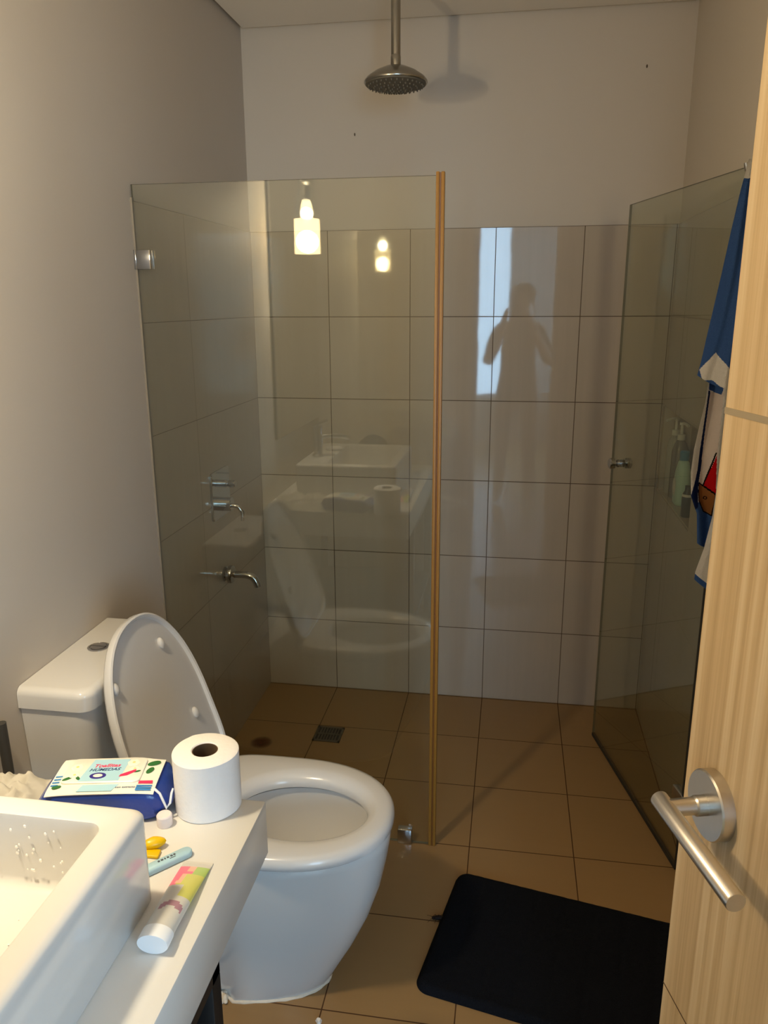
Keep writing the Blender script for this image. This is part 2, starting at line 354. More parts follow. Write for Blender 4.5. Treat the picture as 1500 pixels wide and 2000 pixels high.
tag(obj('shade', bm, M_frost, pd), 'frosted glowing lower shade')
bm = nb(); lathe(bm, [(.0495, .128), (.031, .262), (.029, .262), (.0475, .128)], (PX, PY, PZ), cap=False, close=True, n=36); tag(obj('upper_glass', bm, M_clear, pd), 'clear glass cone')
bm = nb(); lathe(bm, [(.012, .197), (.018, .20), (.018, .25), (.033, .262), (.033, .275), (.006, .285)], (PX, PY, PZ), n=24); obj('lamp_holder', bm, M_chrome, pd)
bm = nb(); tube(bm, [(PX, PY, PZ + .28), (PX, PY, H - .02)], .0025, 8); obj('cord', bm, M_dark, pd)
bm = nb(); lathe(bm, [(.05, 0), (.05, .02), (.045, .022)], (PX, PY, H - .022), n=28); obj('ceiling_rose', bm, M_chrome, pd)
M_bulb = bpy.data.materials.new('bulb_glow'); M_bulb.use_nodes = True; t = NT(M_bulb); t.n.clear(); out = t.add('ShaderNodeOutputMaterial'); em = t.add('ShaderNodeEmission')
em.inputs[0].default_value = (1, .78, .42, 1); em.inputs[1].default_value = 60
trn = t.add('ShaderNodeBsdfTransparent'); mx = t.add('ShaderNodeMixShader'); mx.inputs[0].default_value = .15; t.lk(trn.outputs[0], mx.inputs[1]); t.lk(em.outputs[0], mx.inputs[2]); t.lk(mx.outputs[0], out.inputs[0])
bm = nb(); lathe(bm, [(.014, .200), (.018, .19), (.024, .165), (.026, .145), (.022, .125), (.010, .115)], (PX, PY, PZ), n=20); tag(obj('bulb', bm, M_bulb, pd), 'glowing warm bulb')
for hz, share, rad in ((.150, .34, .022), (.045, .66, .043)):      # the long bulb gives light above and below the frosted rim
    pl = bpy.data.lights.new('pendant_bulb_light', 'POINT'); pl.energy = PENDANT_W * share; pl.color = (1.0, .83, .56); pl.shadow_soft_size = rad
    plo = bpy.data.objects.new('pendant_bulb_light', pl); C.objects.link(plo); plo.location = (0, 0, hz); plo.parent = pd

# ------------------------------------------------------------------ toilet
TY = -1.414
to = thing('toilet', (.31, TY, 0), 'white close-coupled toilet with raised lid beside the countertop', 'toilet')
N = 72
def dsec(xb, xf, hw, z, p=2.3, rb=.03, neck=None, split=.42):
    """D-shaped section: squarish back at xb, elliptical front at xf"""
    xm = xb + (xf - xb) * split; pts = []
    for k in range(N):
        a = 2 * PI * k / N; c, s = math.cos(a), math.sin(a)
        if c >= 0: x = xm + (xf - xm) * abs(c) ** (2 / p); y = hw * math.copysign(abs(s) ** (2 / p), s)
        else: x = xm - (xm - xb) * abs(c) ** (2 / 5); y = hw * math.copysign(abs(s) ** (2 / 5), s)
        if neck and x < neck[0]:
            f = min(1, (neck[0] - x) / .012); f = f * f * (3 - 2 * f); y *= 1 - (1 - neck[1]) * f
        pts.append(Vector((x, TY + y, z)))
    return pts
L = []
for z, xf, hw in ((.0, .590, .118), (.012, .597, .122), (.06, .622, .130), (.12, .654, .141), (.20, .689, .156), (.28, .714, .171), (.35, .728, .181), (.392, .734, .185), (.408, .734, .186), (.416, .728, .181)):
    nk = (.375, .80 + .14 * min(1, z / .34)) if z < .36 else None
    L.append(dsec(.02, xf, hw, z, 2.25, neck=nk))
def ell(cx, a, b, z):
    return [Vector((cx + a * math.cos(2 * PI * k / N), TY + b * math.sin(2 * PI * k / N), z)) for k in range(N)]
L.append(ell(.530, .165, .122, .416)); L.append(ell(.530, .162, .120, .40)); L.append(ell(.532, .158, .126, .36)); L.append(ell(.522, .135, .105, .30)); L.append(ell(.50, .10, .078, .24)); L.append(ell(.46, .055, .045, .205)); L.append(ell(.45, .03, .025, .20))
bm = nb(); loft(bm, L, True, True); obj('bowl', bm, M_cer, to, 40)
# seat ring
def seat_out(d, z): return dsec(.275 + d, .742 - d, .192 - d, z, 2.2, split=.45)
bm = nb()
loops = [seat_out(.006, .428), seat_out(0, .434), seat_out(.001, .446), seat_out(.007, .455), seat_out(.018, .459), ell(.530, .176, .140, .460), ell(.530, .170, .132, .459), ell(.530, .162, .120, .454), ell(.530, .155, .110, .446), ell(.530, .152, .106, .438), ell(.530, .152, .107, .428)]
loft(bm, loops, False, False, True); obj('seat', bm, M_plast, to, 50)
for s in (-1, 1):
    bm = nb(); lathe(bm, [(.012, -.02), (.014, -.018), (.014, .018), (.012, .02)], (.285, TY + s * .075, .452), (0, 1, 0), 16); obj('hinge', bm, M_plast, to)
# lid, raised and leaning on the cistern
tl = math.radians(18); LC = TY - .022
def lid_pt(u, v, h):      # u along lid, v sideways, h towards the back (away from the seat)
    x = .312 - u * math.sin(tl) - h * math.cos(tl); z = .452 + u * math.cos(tl) - h * math.sin(tl)
    return Vector((x, LC + v, z))
def lid_out(d):
    pts = []
    for p in dsec(.0 + d, .462 - d, .194 - d, 0, 2.2, split=.42): pts.append((p.x, p.y - TY))
    return pts
def lid_loop(d, h): return [lid_pt(u, v, h) for u, v in lid_out(d)]
bm = nb(); loft(bm, [lid_loop(.012, .004), lid_loop(.009, -.003), lid_loop(.004, -.005), lid_loop(0, -.003), lid_loop(0, .010), lid_loop(.006, .018), lid_loop(.02, .022)], True, True)
lid = obj('lid', bm, M_plast, to, 40)
for u, v in ((.368, .082), (.364, -.135), (.175, .107), (.175, -.155)):
    bm = nb(); c = lid_pt(u, v, .001); q = Matrix.Rotation(-tl, 3, 'Y')
    ball(bm, c, .011, .7, .85, 1.25, 14, 9, q); obj('bumper', bm, M_plast, lid)
# cistern
def bsec(x1, hy_, r, z, n=6):      # square against the wall, rounded at the front
    pts = [Vector((.001, TY + .003 - hy_, z))]
    pts += [Vector((x1 - r + r * math.sin(a), TY + .003 - hy_ + r - r * math.cos(a), z)) for a in [PI / 2 * k / n for k in range(n + 1)]]
    pts += [Vector((x1 - r + r * math.cos(a), TY + .003 + hy_ - r + r * math.sin(a), z)) for a in [PI / 2 * k / n for k in range(n + 1)]]
    return pts + [Vector((.001, TY + .003 + hy_, z))]
bm = nb(); loft(bm, [bsec(.134, .162, .03, .40), bsec(.145, .174, .032, .55), bsec(.153, .185, .032, .753)]); obj('cistern', bm, M_cer, to, 40)
bm = nb(); loops = [bsec(.153, .186, .03, .754), bsec(.159, .192, .032, .757), bsec(.159, .192, .032, .784)]
for k in range(1, 6):
    a = PI / 2 * k / 5; d = .016 * (1 - math.cos(a)); loops.append(bsec(.159 - d, .192 - d, .03, .784 + .017 * math.sin(a)))
loft(bm, loops); obj('cistern_lid', bm, M_cer, to, 50)
bm = nb(); lathe(bm, [(.024, 0), (.024, .004), (.020, .005), (.0185, .003), (0, .003)], (.067, TY + .018, .799), n=30, cap=False); fb = obj('flush_button', bm, M_chrome, to)
for s, c in ((-1, 0), (1, 1)):
    pts = [Vector((.067 + .0165 * math.cos(a) * 1, TY + .018 + s * (.001 + .0165 * math.sin(a)), .801)) for a in [PI * k / 12 for k in range(13)]]
    bm = nb(); prism(bm, pts, (0, 0, .0035)); obj('push_half', bm, M_chrome, fb)
# sealant round the foot
path = [Vector(p) for p in dsec(.02, .590, .118, .0005, 2.25, neck=(.375, .80))]
path = [p for p in path if p.x > .30]
half = [p for p in path if p.y < TY]; half.sort(key=lambda p: math.atan2(p.y - TY, p.x - .36))
half = half + [p for p in sorted([p for p in path if p.y >= TY], key=lambda p: math.atan2(p.y - TY, p.x - .36))]
bm = nb(); tube(bm, [p + Vector((random.uniform(-.0012, .0012), random.uniform(-.0012, .0012), 0)) for p in half], [random.uniform(.0045, .0070) for _ in half], 8)
for k in range(26):
    ball(bm, (.352 + random.uniform(-.025, .02), TY - .106 + random.uniform(-.016, .008), random.uniform(.003, .012)), random.uniform(.005, .010), 1, random.uniform(.6, 1.3), random.uniform(.6, 1.2), 8, 6, Matrix.Rotation(random.random() * 3, 3, 'Z'))
tag(obj('sealant', bm, M_seal, to, 60), 'ragged white sealant line at the foot')

# ------------------------------------------------------------------ shower screen and door
YG = -.918
def pane(x0, x1, y0, y1, z0, z1):      # polished faces and darker ground edges
    bm = box(nb(), x0, x1, y0, y1, z0, z1)
    bm.normal_update()
    for f in bm.faces:
        if abs(f.normal.y) < .5: f.material_index = 1
    return bm
sc = thing('shower_screen', (.39, YG, 0), 'fixed clear glass shower screen behind the toilet', 'glass screen')
GX1, GZ = .772, 1.838
obj('glass_pane', pane(.004, GX1, YG - .004, YG + .004, .004, GZ), [M_glass, M_gedge], sc, None)
bm = nb(); box(bm, GX1 - .001, GX1 + .0075, YG - .007, YG + .007, .0, GZ + .008, .002); box(bm, GX1 + .0115, GX1 + .020, YG - .007, YG + .007, 0, GZ + .008, .002); es = obj('edge_strip', bm, M_strip, sc); tag(es, 'amber plastic strip along the free edge')
obj('groove', box(nb(), GX1 + .007, GX1 + .012, YG - .005, YG + .005, 0, GZ + .006), M_strip_d, es, None)
bm = nb(); box(bm, .0055, .045, YG - .012, YG + .012, 1.634, 1.682, .0025); box(bm, .0, .006, YG - .012, YG + .028, 1.634, 1.682, .001); obj('wall_clamp', bm, M_chrome, sc)
bm = nb(); box(bm, .680, .722, YG - .012, YG + .012, .0, .048, .003); obj('floor_clamp', bm, M_chrome, sc)
bm = nb(); box(bm, .0, .005, YG - .0055, YG + .0055, .0, GZ - .03); obj('side_seal', bm, mat('grey_silicone', (.25, .22, .18, 1), .6), sc, None)
# swung open door
A0, A1 = Vector((1.471, -.921, 0)), Vector((1.308, -.227, 0))
dd = (A1 - A0); DL = dd.length; ang = math.atan2(dd.y, dd.x)
sd = thing('shower_door', A0, 'frameless glass shower door swung open along the right wall', 'glass door', rotz=ang)
obj('glass_leaf', pane(0, DL, -.004, .004, .010, 1.838), [M_glass_d, M_gedge], sd, None, local=True)
obj('bottom_seal', box(nb(), 0, DL, -.005, .005, .003, .014), M_dark, sd, None, local=True)
obj('side_strip', box(nb(), -.006, .003, -.005, .005, .01, 1.838), M_dark, sd, None, local=True)
for z in (.215, 1.62):
    bm = nb(); box(bm, -.02, .05, -.011, .011, z - .03, z + .03, .003); box(bm, -.022, -.018, -.012, .012, z - .03, z + .03, .001); obj('hinge', bm, M_chrome, sd, local=True)
u = DL - .066
bm = nb()
for s in (-1, 1): lathe(bm, [(.013, .004), (.013, .012), (.008, .014), (.008, .017), (.017, .020), (.018, .033), (.015, .036), (0, .036)], (u, 0, 1.038), (0, s, 0), 24)
obj('knob', bm, M_chrome, sd, local=True)

# ------------------------------------------------------------------ shower fittings
sh = thing('rain_shower', (.606, -.45, H), 'round satin rain shower head hanging from the ceiling pipe', 'shower head')
hx_, hy_ = .606, -.45
bm = nb(); tube(bm, [(hx_, hy_, 2.19), (hx_, hy_, H + .03)], .0135, 20); obj('pipe', bm, M_satin, sh)
bm = nb(); lathe(bm, [(.0135, 2.188), (.0145, 2.20), (.0145, 2.222), (.0135, 2.226)], (hx_, hy_, 0), n=20); obj('collar', bm, M_satin, sh)
bm = nb(); lathe(bm, [(.012, 2.198), (.035, 2.194), (.062, 2.182), (.083, 2.168), (.0905, 2.159), (.0912, 2.155), (.089, 2.152), (.07, 2.152)], (hx_, hy_, 0), n=48); obj('dome', bm, M_satin, sh, 50)
bm = nb(); lathe(bm, [(.088, 2.156), (.086, 2.149), (.06, 2.142), (.03, 2.138), (.0, 2.137)], (hx_, hy_, 0), n=48, cap=False)
for ring, n in ((.078, 32), (.062, 26), (.046, 20), (.03, 12), (.015, 6)):
    for k in range(n):
        a = 2 * PI * k / n; z = 2.137 + .012 * (ring / .086) ** 2
        lathe(bm, [(.0026, .001), (.0024, -.003), (.0012, -.0045)], (hx_ + ring * math.cos(a), hy_ + ring * math.sin(a), z), n=7)
tag(obj('spray_plate', bm, M_plate, sh, 50), 'dark plate of small nozzles')

mx_ = thing('shower_mixer', (0.005, -.455, .85), 'square chrome shower mixer with lever on the tiled left wall', 'shower mixer')
bm = nb(); pts = rrect(0, 0, .081, .081, .012, 0, 5)
L = [[Vector((x, -.455 + p.x * s, .932 + p.y * s)) for p in pts] for x, s in ((.005, 1), (.011, 1), (.013, .98))]; loft(bm, L); obj('cover_plate', bm, M_chrome, mx_)
bm = nb(); lathe(bm, [(.012, .0), (.012, .022), (.010, .024), (.010, .028), (.012, .030), (.012, .05), (.010, .052), (0, .052)], (.012, -.455, .966), (1, 0, 0), 24); obj('diverter_knob', bm, M_chrome, mx_)
bm = nb(); lathe(bm, [(.024, 0), (.024, .034), (.022, .036), (0, .036)], (.012, -.455, .895), (1, 0, 0), 28); tb = obj('valve_body', bm, M_chrome, mx_)
bm = nb(); tube(bm, [(.040, -.455, .893), (.068, -.455, .888), (.082, -.452, .868), (.080, -.452, .838)], [.007, .008, .008, .006], 12); obj('lever', bm, M_chrome, mx_)

sp = thing('bath_spout', (.005, -.45, .64), 'curved chrome spout on the tiled left wall below the mixer', 'spout')
bm = nb(); lathe(bm, [(.026, 0), (.027, .006), (.020, .009), (.020, .013), (.031, .016), (.032, .022), (.030, .030), (.018, .036)], (.005, -.45, .642), (1, 0, 0), 28); obj('flange', bm, M_chrome, sp)
bm = nb(); tube(bm, [(.03, -.45, .642), (.06, -.45, .643), (.085, -.45, .642), (.103, -.45, .637), (.114, -.45, .627), (.120, -.45, .613), (.123, -.45, .602)], [.0125] * 4 + [.0125, .012, .0115], 18); obj('spout_pipe', bm, M_chrome, sp)

dg = thing('floor_drain', (.34, -.369, 0), 'square metal drain grate set in the shower floor', 'drain')
M_drain = mat('drain_metal', (.17, .15, .12, 1), .4, .8)
obj('hollow_shade_sheet', box(nb(), .290, .390, -.419, -.319, .0005, .0012), M_dark, dg, None)  # flat dark sheet, its colour stands in for the shaded hollow under the grate
bm = nb()
for a in ((.289, .391, -.420, -.410), (.289, .391, -.328, -.318), (.289, .297, -.42, -.318), (.383, .391, -.42, -.318), (.289, .391, -.373, -.365)): box(bm, a[0], a[1], a[2], a[3], .0008, .004)
for k in range(7):
    x = .297 + (k + 1) * .086 / 8; box(bm, x - .0022, x + .0022, -.415, -.323, .001, .0036)
obj('grate', bm, M_drain, dg, None)

# ------------------------------------------------------------------ niche bottles
M_pump = mat('pump_white', (.75, .75, .70, 1), .35)
def pump_bottle(x, y, h, r, label, rot, mcol):
    b = thing('pump_bottle', (x, y, NZ0 + .004), label, 'bottle', 'pump bottles in the wall niche'); z = NZ0 + .004
    bm = nb(); lathe(bm, [(r * .9, 0), (r, .004), (r, h * .8), (r * .75, h * .93), (r * .4, h)], (x, y, z), n=24); obj('body', bm, mcol, b, 50)
    bm = nb(); lathe(bm, [(r * .5, h), (r * .5, h + .018), (r * .2, h + .02), (r * .2, h + .05), (r * .35, h + .052), (r * .35, h + .06)], (x, y, z), n=16); pm = obj('pump', bm, M_pump, b)
    bm = nb(); d = Vector((math.cos(rot), math.sin(rot), 0)); tube(bm, [Vector((x, y, z + h + .056)), Vector((x, y, z + h + .058)) + d * .02, Vector((x, y, z + h + .052)) + d * .04], .005, 8); obj('nozzle', bm, M_pump, pm)
M_bot1 = mat('cloudy_bottle', (.42, .42, .38, 1), .25); M_bot2 = mat('clear_dark_bottle', (.22, .21, .19, 1), .2)
pump_bottle(1.535, -.065, .205, .026, 'clear pump bottle with white pump standing deepest in the niche', PI + .4, M_bot1)
pump_bottle(1.540, -.135, .20, .027, 'clear pump bottle with white pump just before the mint bottle', -PI / 2 + .3, M_bot2)
mb = thing('shampoo_bottle', (1.535, -.235, NZ0 + .004), 'mint green bottle with blue cap in the wall niche', 'bottle'); z = NZ0 + .004
M_mint = mat('mint_plastic', (.50, .74, .66, 1), .3)
bm = nb(); loft(bm, [rrect(1.535, -.235, a, c, min(a, c) * .95, z + h, 5) for a, c, h in ((.020, .034, 0), (.024, .04, .006), (.024, .042, .05), (.022, .037, .105), (.016, .024, .142), (.012, .014, .150))]); obj('body', bm, M_mint, mb, 50)
bm = nb(); lathe(bm, [(.014, .148), (.015, .15), (.015, .176), (.012, .18)], (1.535, -.235, z), n=20); obj('cap', bm, mat('blue_cap', (.05, .25, .45, 1), .35), mb)
bm = nb(); pts = [Vector((1.5105, -.235 + .022 * math.cos(a), z + .06 + .030 * math.sin(a))) for a in [2 * PI * k / 24 for k in range(24)]]; prism(bm, pts, (-.001, 0, 0)); obj('front_label', bm, M_pump, mb)
dk = thing('small_bottle', (1.520, -.40, NZ0 + .004), 'narrow dark bottle with pale cap ring at the near end of the niche', 'bottle')
bm = nb(); lathe(bm, [(.015, 0), (.017, .003), (.017, .07), (.010, .085), (.010, .10)], (1.520, -.40, z), n=20); obj('body', bm, mat('dark_bottle', (.03, .04, .03, 1), .3), dk)
bm = nb(); lathe(bm, [(.0172, .066), (.0176, .066), (.0176, .074), (.0172, .074)], (1.520, -.40, z), n=20, cap=False, close=True); obj('ring', bm, M_pump, dk)

# ------------------------------------------------------------------ wooden door
ad = math.radians(15.4); ddir = Vector((-math.sin(ad), math.cos(ad), 0)); rose = Vector((1.2115, -2.08, 1.0))
hinge = rose - ddir * .70; hinge.z = 0
dr = thing('door_1', hinge, 'pale oak veneer door standing open at the right', 'door', rotz=math.atan2(ddir.y, ddir.x), kind='structure')
DLn = .70 + .0725     # local x along the door, -y is its far side, +y faces the room
def dloc(s, off, z): return Vector((.70 + s, off, z))
bm = nb(); box(bm, 0.005, DLn, -.04, 0, .010, 2.05, .0012, 1); dl = obj('door_leaf', bm, M_door, dr, None, local=True)
obj('inlay_strip', box(nb(), .006, DLn - .0005, -.01, .0006, 1.4315, 1.4385), M_groove, dl, None, local=True)
obj('inlay_line', box(nb(), .006, DLn - .0005, -.01, .0004, .6785, .6803), M_groove_d, dl, None, local=True)
lh = nb(); lathe(lh, [(.0, 0), (.0395, 0), (.0395, .013), (.038, .015), (.0, .015)], dloc(0, 0, 1.0), (0, 1, 0), 40, cap=False)
hd = obj('rose_plate', lh, M_steel, dl, local=True)
bm = nb(); lathe(bm, [(.0115, .013), (.0115, .026), (.0098, .028), (.0098, .056)], dloc(0, 0, 1.0), (0, 1, 0), 24); obj('neck', bm, M_steel, dl, local=True)
bm = nb(); tube(bm, [dloc(.017, .060, 1.0), dloc(.0165, .060, 1.0), dloc(-.144, .060, 1.0), dloc(-.145, .060, 1.0)], [.0098, .0104, .0104, .0098], 24); tag(obj('lever', bm, M_steel, dl, local=True), 'brushed steel lever bar')

# ------------------------------------------------------------------ bath mat
ma = thing('bath_mat', (.888, -1.03, 0), 'dark navy plush bath mat lying on the tan floor', 'mat', rotz=math.radians(-11.0))
bm = nb(); nx_, ny_ = 120, 84; Lx, Ly, R = .60, .415, .035
G = []
for j in range(ny_ + 1):
    row = []
    for i in range(nx_ + 1):
        x = -.02 + Lx * i / nx_; y = -Ly * j / ny_
        # round the corners by pulling grid points onto the corner circle
        lx, ly = x + .02, -y
        cxr = min(max(lx, R), Lx - R); cyr = min(max(ly, R), Ly - R); dx, dy = lx - cxr, ly - cyr; m_ = max(abs(dx), abs(dy)); d_ = math.hypot(dx, dy)
        if d_ > 0 and dx and dy: lx, ly = cxr + dx * m_ / d_, cyr + dy * m_ / d_; e = R - m_
        else: e = min(lx, Lx - lx, ly, Ly - ly)
        h = .016 * min(1, math.sqrt(max(0, min(1, e / .014)))) + .0005
        rib = .5 + .5 * math.cos(2 * PI * lx / .075); h -= .0035 * (rib ** 12) * min(1, e / .03)
        h += .0012 * noise.noise(Vector((lx * 90, ly * 90, 0))) * min(1, e / .01)
        row.append(bm.verts.new((lx - .02, -ly, max(.0006, h))))
    G.append(row)
for j in range(ny_):
    for i in range(nx_): bm.faces.new((G[j][i], G[j + 1][i], G[j + 1][i + 1], G[j][i + 1]))
obj('pile', bm, M_mat, ma, 180, local=True)
bm = nb(); L2 = rrect(Lx / 2 - .02, -Ly / 2, Lx / 2 - .001, Ly / 2 - .001, R, .0); loft(bm, [L2, [p + Vector((0, 0, .002)) for p in L2]]); obj('backing', bm, mat('mat_hem', (.012, .016, .035, 1), .9), ma, None, local=True)

# ------------------------------------------------------------------ towel on its hook
hk = thing('towel_hook', (1.49, -.985, 1.80), 'square metal hook on the right wall holding the hooded towel', 'hook')
bm = nb(); box(bm, 1.470, 1.4995, -1.0, -.965, 1.80, 1.842, .002); obj('hook_plate', bm, M_steel, hk)
bm = nb(); tube(bm, [(1.472, -.985, 1.815), (1.455, -.985, 1.815), (1.445, -.985, 1.822), (1.442, -.985, 1.835)], .005, 10); obj('hook_arm', bm, M_steel, hk)
M_tb = mat('towel_blue', '#4468a8', .95, spec=.1, noise_amt=.12, noise_scale=220, bump=.5, bump_scale=420)
M_tn = mat('towel_navy', '#1c2c5e', .95, spec=.1, bump=.4, bump_scale=420)
M_tw = mat('towel_white', (.85, .83, .81, 1), .95, spec=.1, noise_amt=.05, noise_scale=200, bump=.6, bump_scale=420)
M_tp = mat('towel_print_pale', (.78, .70, .67, 1), .95, spec=.1, bump=.4, bump_scale=420)
M_tr = mat('towel_red', '#c8141e', .95, spec=.1, bump=.4, bump_scale=420)
M_tbr = mat('towel_brown', '#9c683c', .95, spec=.1, bump=.4, bump_scale=420)
M_tk = mat('towel_black', '#14100f', .95, spec=.1)
def inside(p, poly):
    x, y = p; c = False; n = len(poly)
    for i in range(n):
        x1, y1 = poly[i]; x2, y2 = poly[(i + 1) % n]
        if (y1 > y) != (y2 > y) and x < (x2 - x1) * (y - y1) / (y2 - y1) + x1: c = not c
    return c
def near(p, poly, d, closed=True):
    P = Vector(p)
    for i in range(len(poly) - (0 if closed else 1)):
        a, b = Vector(poly[i]), Vector(poly[(i + 1) % len(poly)]); ab = b - a; t_ = max(0, min(1, (P - a).dot(ab) / max(ab.length_squared, 1e-9)))
        if (P - a - ab * t_).length < d: return True
    return False
def interp(tab, z):
    tab = sorted(tab)
    if z <= tab[0][0]: return tab[0][1]
    for (z0, x0), (z1, x1) in zip(tab, tab[1:]):
        if z <= z1: return x0 + (x1 - x0) * (z - z0) / (z1 - z0)
    return tab[-1][1]
tw = thing('hooded_towel', (1.45, -1.0, .87), 'blue and white hooded towel hanging behind the oak door edge', 'towel')
def sheet(name, left, right, ztop, zbot, yfun, pick, mats, nu, nv, thick, bot=None, top=None):
    bm = nb(); G = []
    for j in range(nv + 1):
        row = []
        for i in range(nu + 1):
            s = i / nu; zt = top(s) if top else ztop; zb = bot(s) if bot else zbot
            z = zt + (zb - zt) * j / nv; xl, xr = interp(left, z), interp(right, z)
            x = xl + (xr - xl) * s
            row.append(bm.verts.new((x, yfun(s, z), z)))
        G.append(row)
    for j in range(nv):
        for i in range(nu):
            f = bm.faces.new((G[j][i], G[j + 1][i], G[j + 1][i + 1], G[j][i + 1])); c = f.calc_center_median(); f.material_index = pick(c.x, c.z)
    r = bmesh.ops.solidify(bm, geom=bm.faces[:], thickness=thick)
    return obj(name, bm, mats, tw, 60)
# hood: a flattened cone falling from the hook
hoodL = [(1.838, 1.441), (1.778, 1.431), (1.697, 1.421), (1.604, 1.411), (1.523, 1.401), (1.414, 1.386), (1.384, 1.380)]
hoodR = [(1.838, 1.470), (1.70, 1.482), (1.50, 1.488), (1.36, 1.488)]
trim = [(1.384, 1.399), (1.412, 1.438), (1.45, 1.391), (1.50, 1.35), (1.50, 1.30), (1.443, 1.355), (1.424, 1.365), (1.412, 1.376), (1.39, 1.376)]
def hood_y(s, z):
    a = min(1, (1.838 - z) / .35)
    return -1.012 - .022 * a * math.sin(PI * s) - .007 * a * math.sin(s * 9 + z * 7) - .006 * a * math.sin(s * 17 - z * 5) + .02 * s * (1 - s)
def hood_bot(s): return 1.386 - .004 * math.sin(s * 6) - (.028 * min(1, s / .55) if s < .55 else .028 + .03 * (s - .55))
def hood_pick(x, z):
    if z > 1.80 and x < 1.4505: return 1
    if inside((x, z), trim): return 1
    return 0
sheet('hood', hoodL, hoodR, 1.838, 1.36, hood_y, hood_pick, [M_tb, M_tw], 80, 340, .004, bot=hood_bot)
bodyL = [(1.80, 1.45), (1.50, 1.42), (1.386, 1.410), (1.324, 1.406), (1.269, 1.398), (1.214, 1.391), (1.158, 1.389), (1.101, 1.395), (1.075, 1.405), (1.06, 1.412), (.985, 1.420), (.88, 1.4225)]
bodyR = [(1.80, 1.48), (1.4, 1.492), (.86, 1.492)]
P_band = [(1.411, 1.378), (1.446, 1.362), (1.442, 1.341), (1.413, 1.351)]
P_line = [(1.412, 1.351), (1.418, 1.348), (1.416, 1.242), (1.416, 1.164), (1.413, 1.13), (1.414, 1.075), (1.395, 1.055), (1.394, 1.101), (1.406, 1.158), (1.410, 1.253)]
P_red = [(1.445, 1.201), (1.452, 1.105), (1.425, 1.123)]
P_brown = [(1.414, 1.131), (1.425, 1.122), (1.452, 1.105), (1.450, 1.051), (1.431, 1.060), (1.417, 1.088)]
def body_pick(x, z):
    p = (x, z)
    if near(p, [(1.443, 1.205), (1.425, 1.123), (1.456, 1.104)], .0016, False): return 6
    if near(p, P_brown, .0014): return 6
    if near(p, [(1.432, 1.0935)], .0045, True) and not near(p, [(1.432, 1.0935)], .0022, True): return 6
    if inside(p, P_red): return 4
    if inside(p, P_brown): return 5
    if inside(p, P_line): return 2
    if inside(p, P_band): return 0
    if z < 1.085 and x > 1.405: return 0
    if 1.416 < x < 1.446 and 1.12 < z < 1.345: return 3
    return 1
def body_y(s, z):
    a = min(1, (1.80 - z) / .5); return -.984 + .010 * a * math.sin(s * 11 + z * 4) + .012 * a * (s - .4)
def body_bot(s): return .985 - .05 * s
sheet('body_panel', bodyL, bodyR, 1.80, .985, body_y, body_pick, [M_tb, M_tw, M_tn, M_tp, M_tr, M_tbr, M_tk], 100, 520, .004, bot=body_bot)
flL = [(1.40, 1.446), (1.215, 1.449), (1.131, 1.448), (1.056, 1.446), (.974, 1.436), (.913, 1.4225), (.88, 1.4215)]
flR = [(1.40, 1.49), (.86, 1.490)]
def fl_pick(x, z): return 0 if z < .908 - (x - 1.4225) * .75 else 1
def fl_y(s, z): return -1.004 - .010 * math.sin(s * 5 + z * 6) - .004 * math.sin(s * 13)
sheet('side_flap', flL, flR, 1.395, .88, fl_y, fl_pick, [M_tb, M_tw], 40, 240, .004, bot=lambda s: .893 - .05 * s)

# ------------------------------------------------------------------ things on the countertop
rl = thing('toilet_paper_roll', (.502, -1.847, CZ), 'white toilet paper roll standing upright on the counter end', 'toilet roll')
rx, ry, rr_ = .503, -1.848, .0525
bm = nb(); lathe(bm, [(.0205, 0), (rr_ - .002, 0), (rr_, .002), (rr_, .098), (rr_ - .003, .100), (.022, .1005), (.0205, .099)], (rx, ry, CZ), cap=False, close=True, n=56)
for v in bm.verts:
    d = math.hypot(v.co.x - rx, v.co.y - ry)
    if d > .04:
        a = math.atan2(v.co.y - ry, v.co.x - rx); k = 1 + .014 * math.sin(3 * a + 1) + (.02 if 2.2 < a < 2.45 else 0); v.co.x = rx + (v.co.x - rx) * k; v.co.y = ry + (v.co.y - ry) * k
obj('paper', bm, M_paper, rl, 40)
bm = nb(); lathe(bm, [(.0205, .001), (.0205, .0985), (.0192, .0985), (.0192, .001)], (rx, ry, CZ), cap=False, close=True, n=36); tag(obj('core', bm, M_card, rl), 'brown cardboard core')

# wipes pack
wpa = math.radians(11.5); wp = thing('wet_wipes_pack', (.345, -1.872, CZ), 'blue soft pack of wet wipes lying behind the basin', 'wipes pack', rotz=wpa)
M_pb = mat('pack_blue', '#1c3a8c', .3, bump=.3, bump_scale=60); M_pc = mat('pack_cream', (.86, .83, .74, 1), .3); M_psky = mat('pack_sky', '#a9d3e6', .3); M_pg = mat('pack_green', '#2f6b35', .4); M_ppk = mat('pack_pink', '#d8315f', .4); M_pvi = mat('pack_violet', '#332a86', .4); M_pdk = mat('pack_ink', '#274a78', .4); M_pye = mat('pack_yellow', '#ead58c', .4); M_pbl = mat('pack_stripe', '#3f86c8', .4); M_pteal = mat('pack_teal', '#3a9aa0', .4)
bm = nb(); loops = []
for x, hy_2, h0, h1 in ((-.108, .030, .020, .0225), (-.098, .040, .012, .034), (-.088, .048, .003, .048), (-.07, .0505, 0, .0535), (0, .052, 0, .055), (.07, .0505, 0, .0535), (.088, .048, .003, .048), (.097, .04, .012, .036), (.107, .030, .020, .0225)):
    lp = []; r = min(.012, (h1 - h0) / 2.2)
    for p in rrect(0, (h0 + h1) / 2, hy_2, (h1 - h0) / 2, r, 0, 4): lp.append(Vector((x, p.x + .0015 * math.sin(x * 140 + p.y * 60), p.y)))
    loops.append(lp)
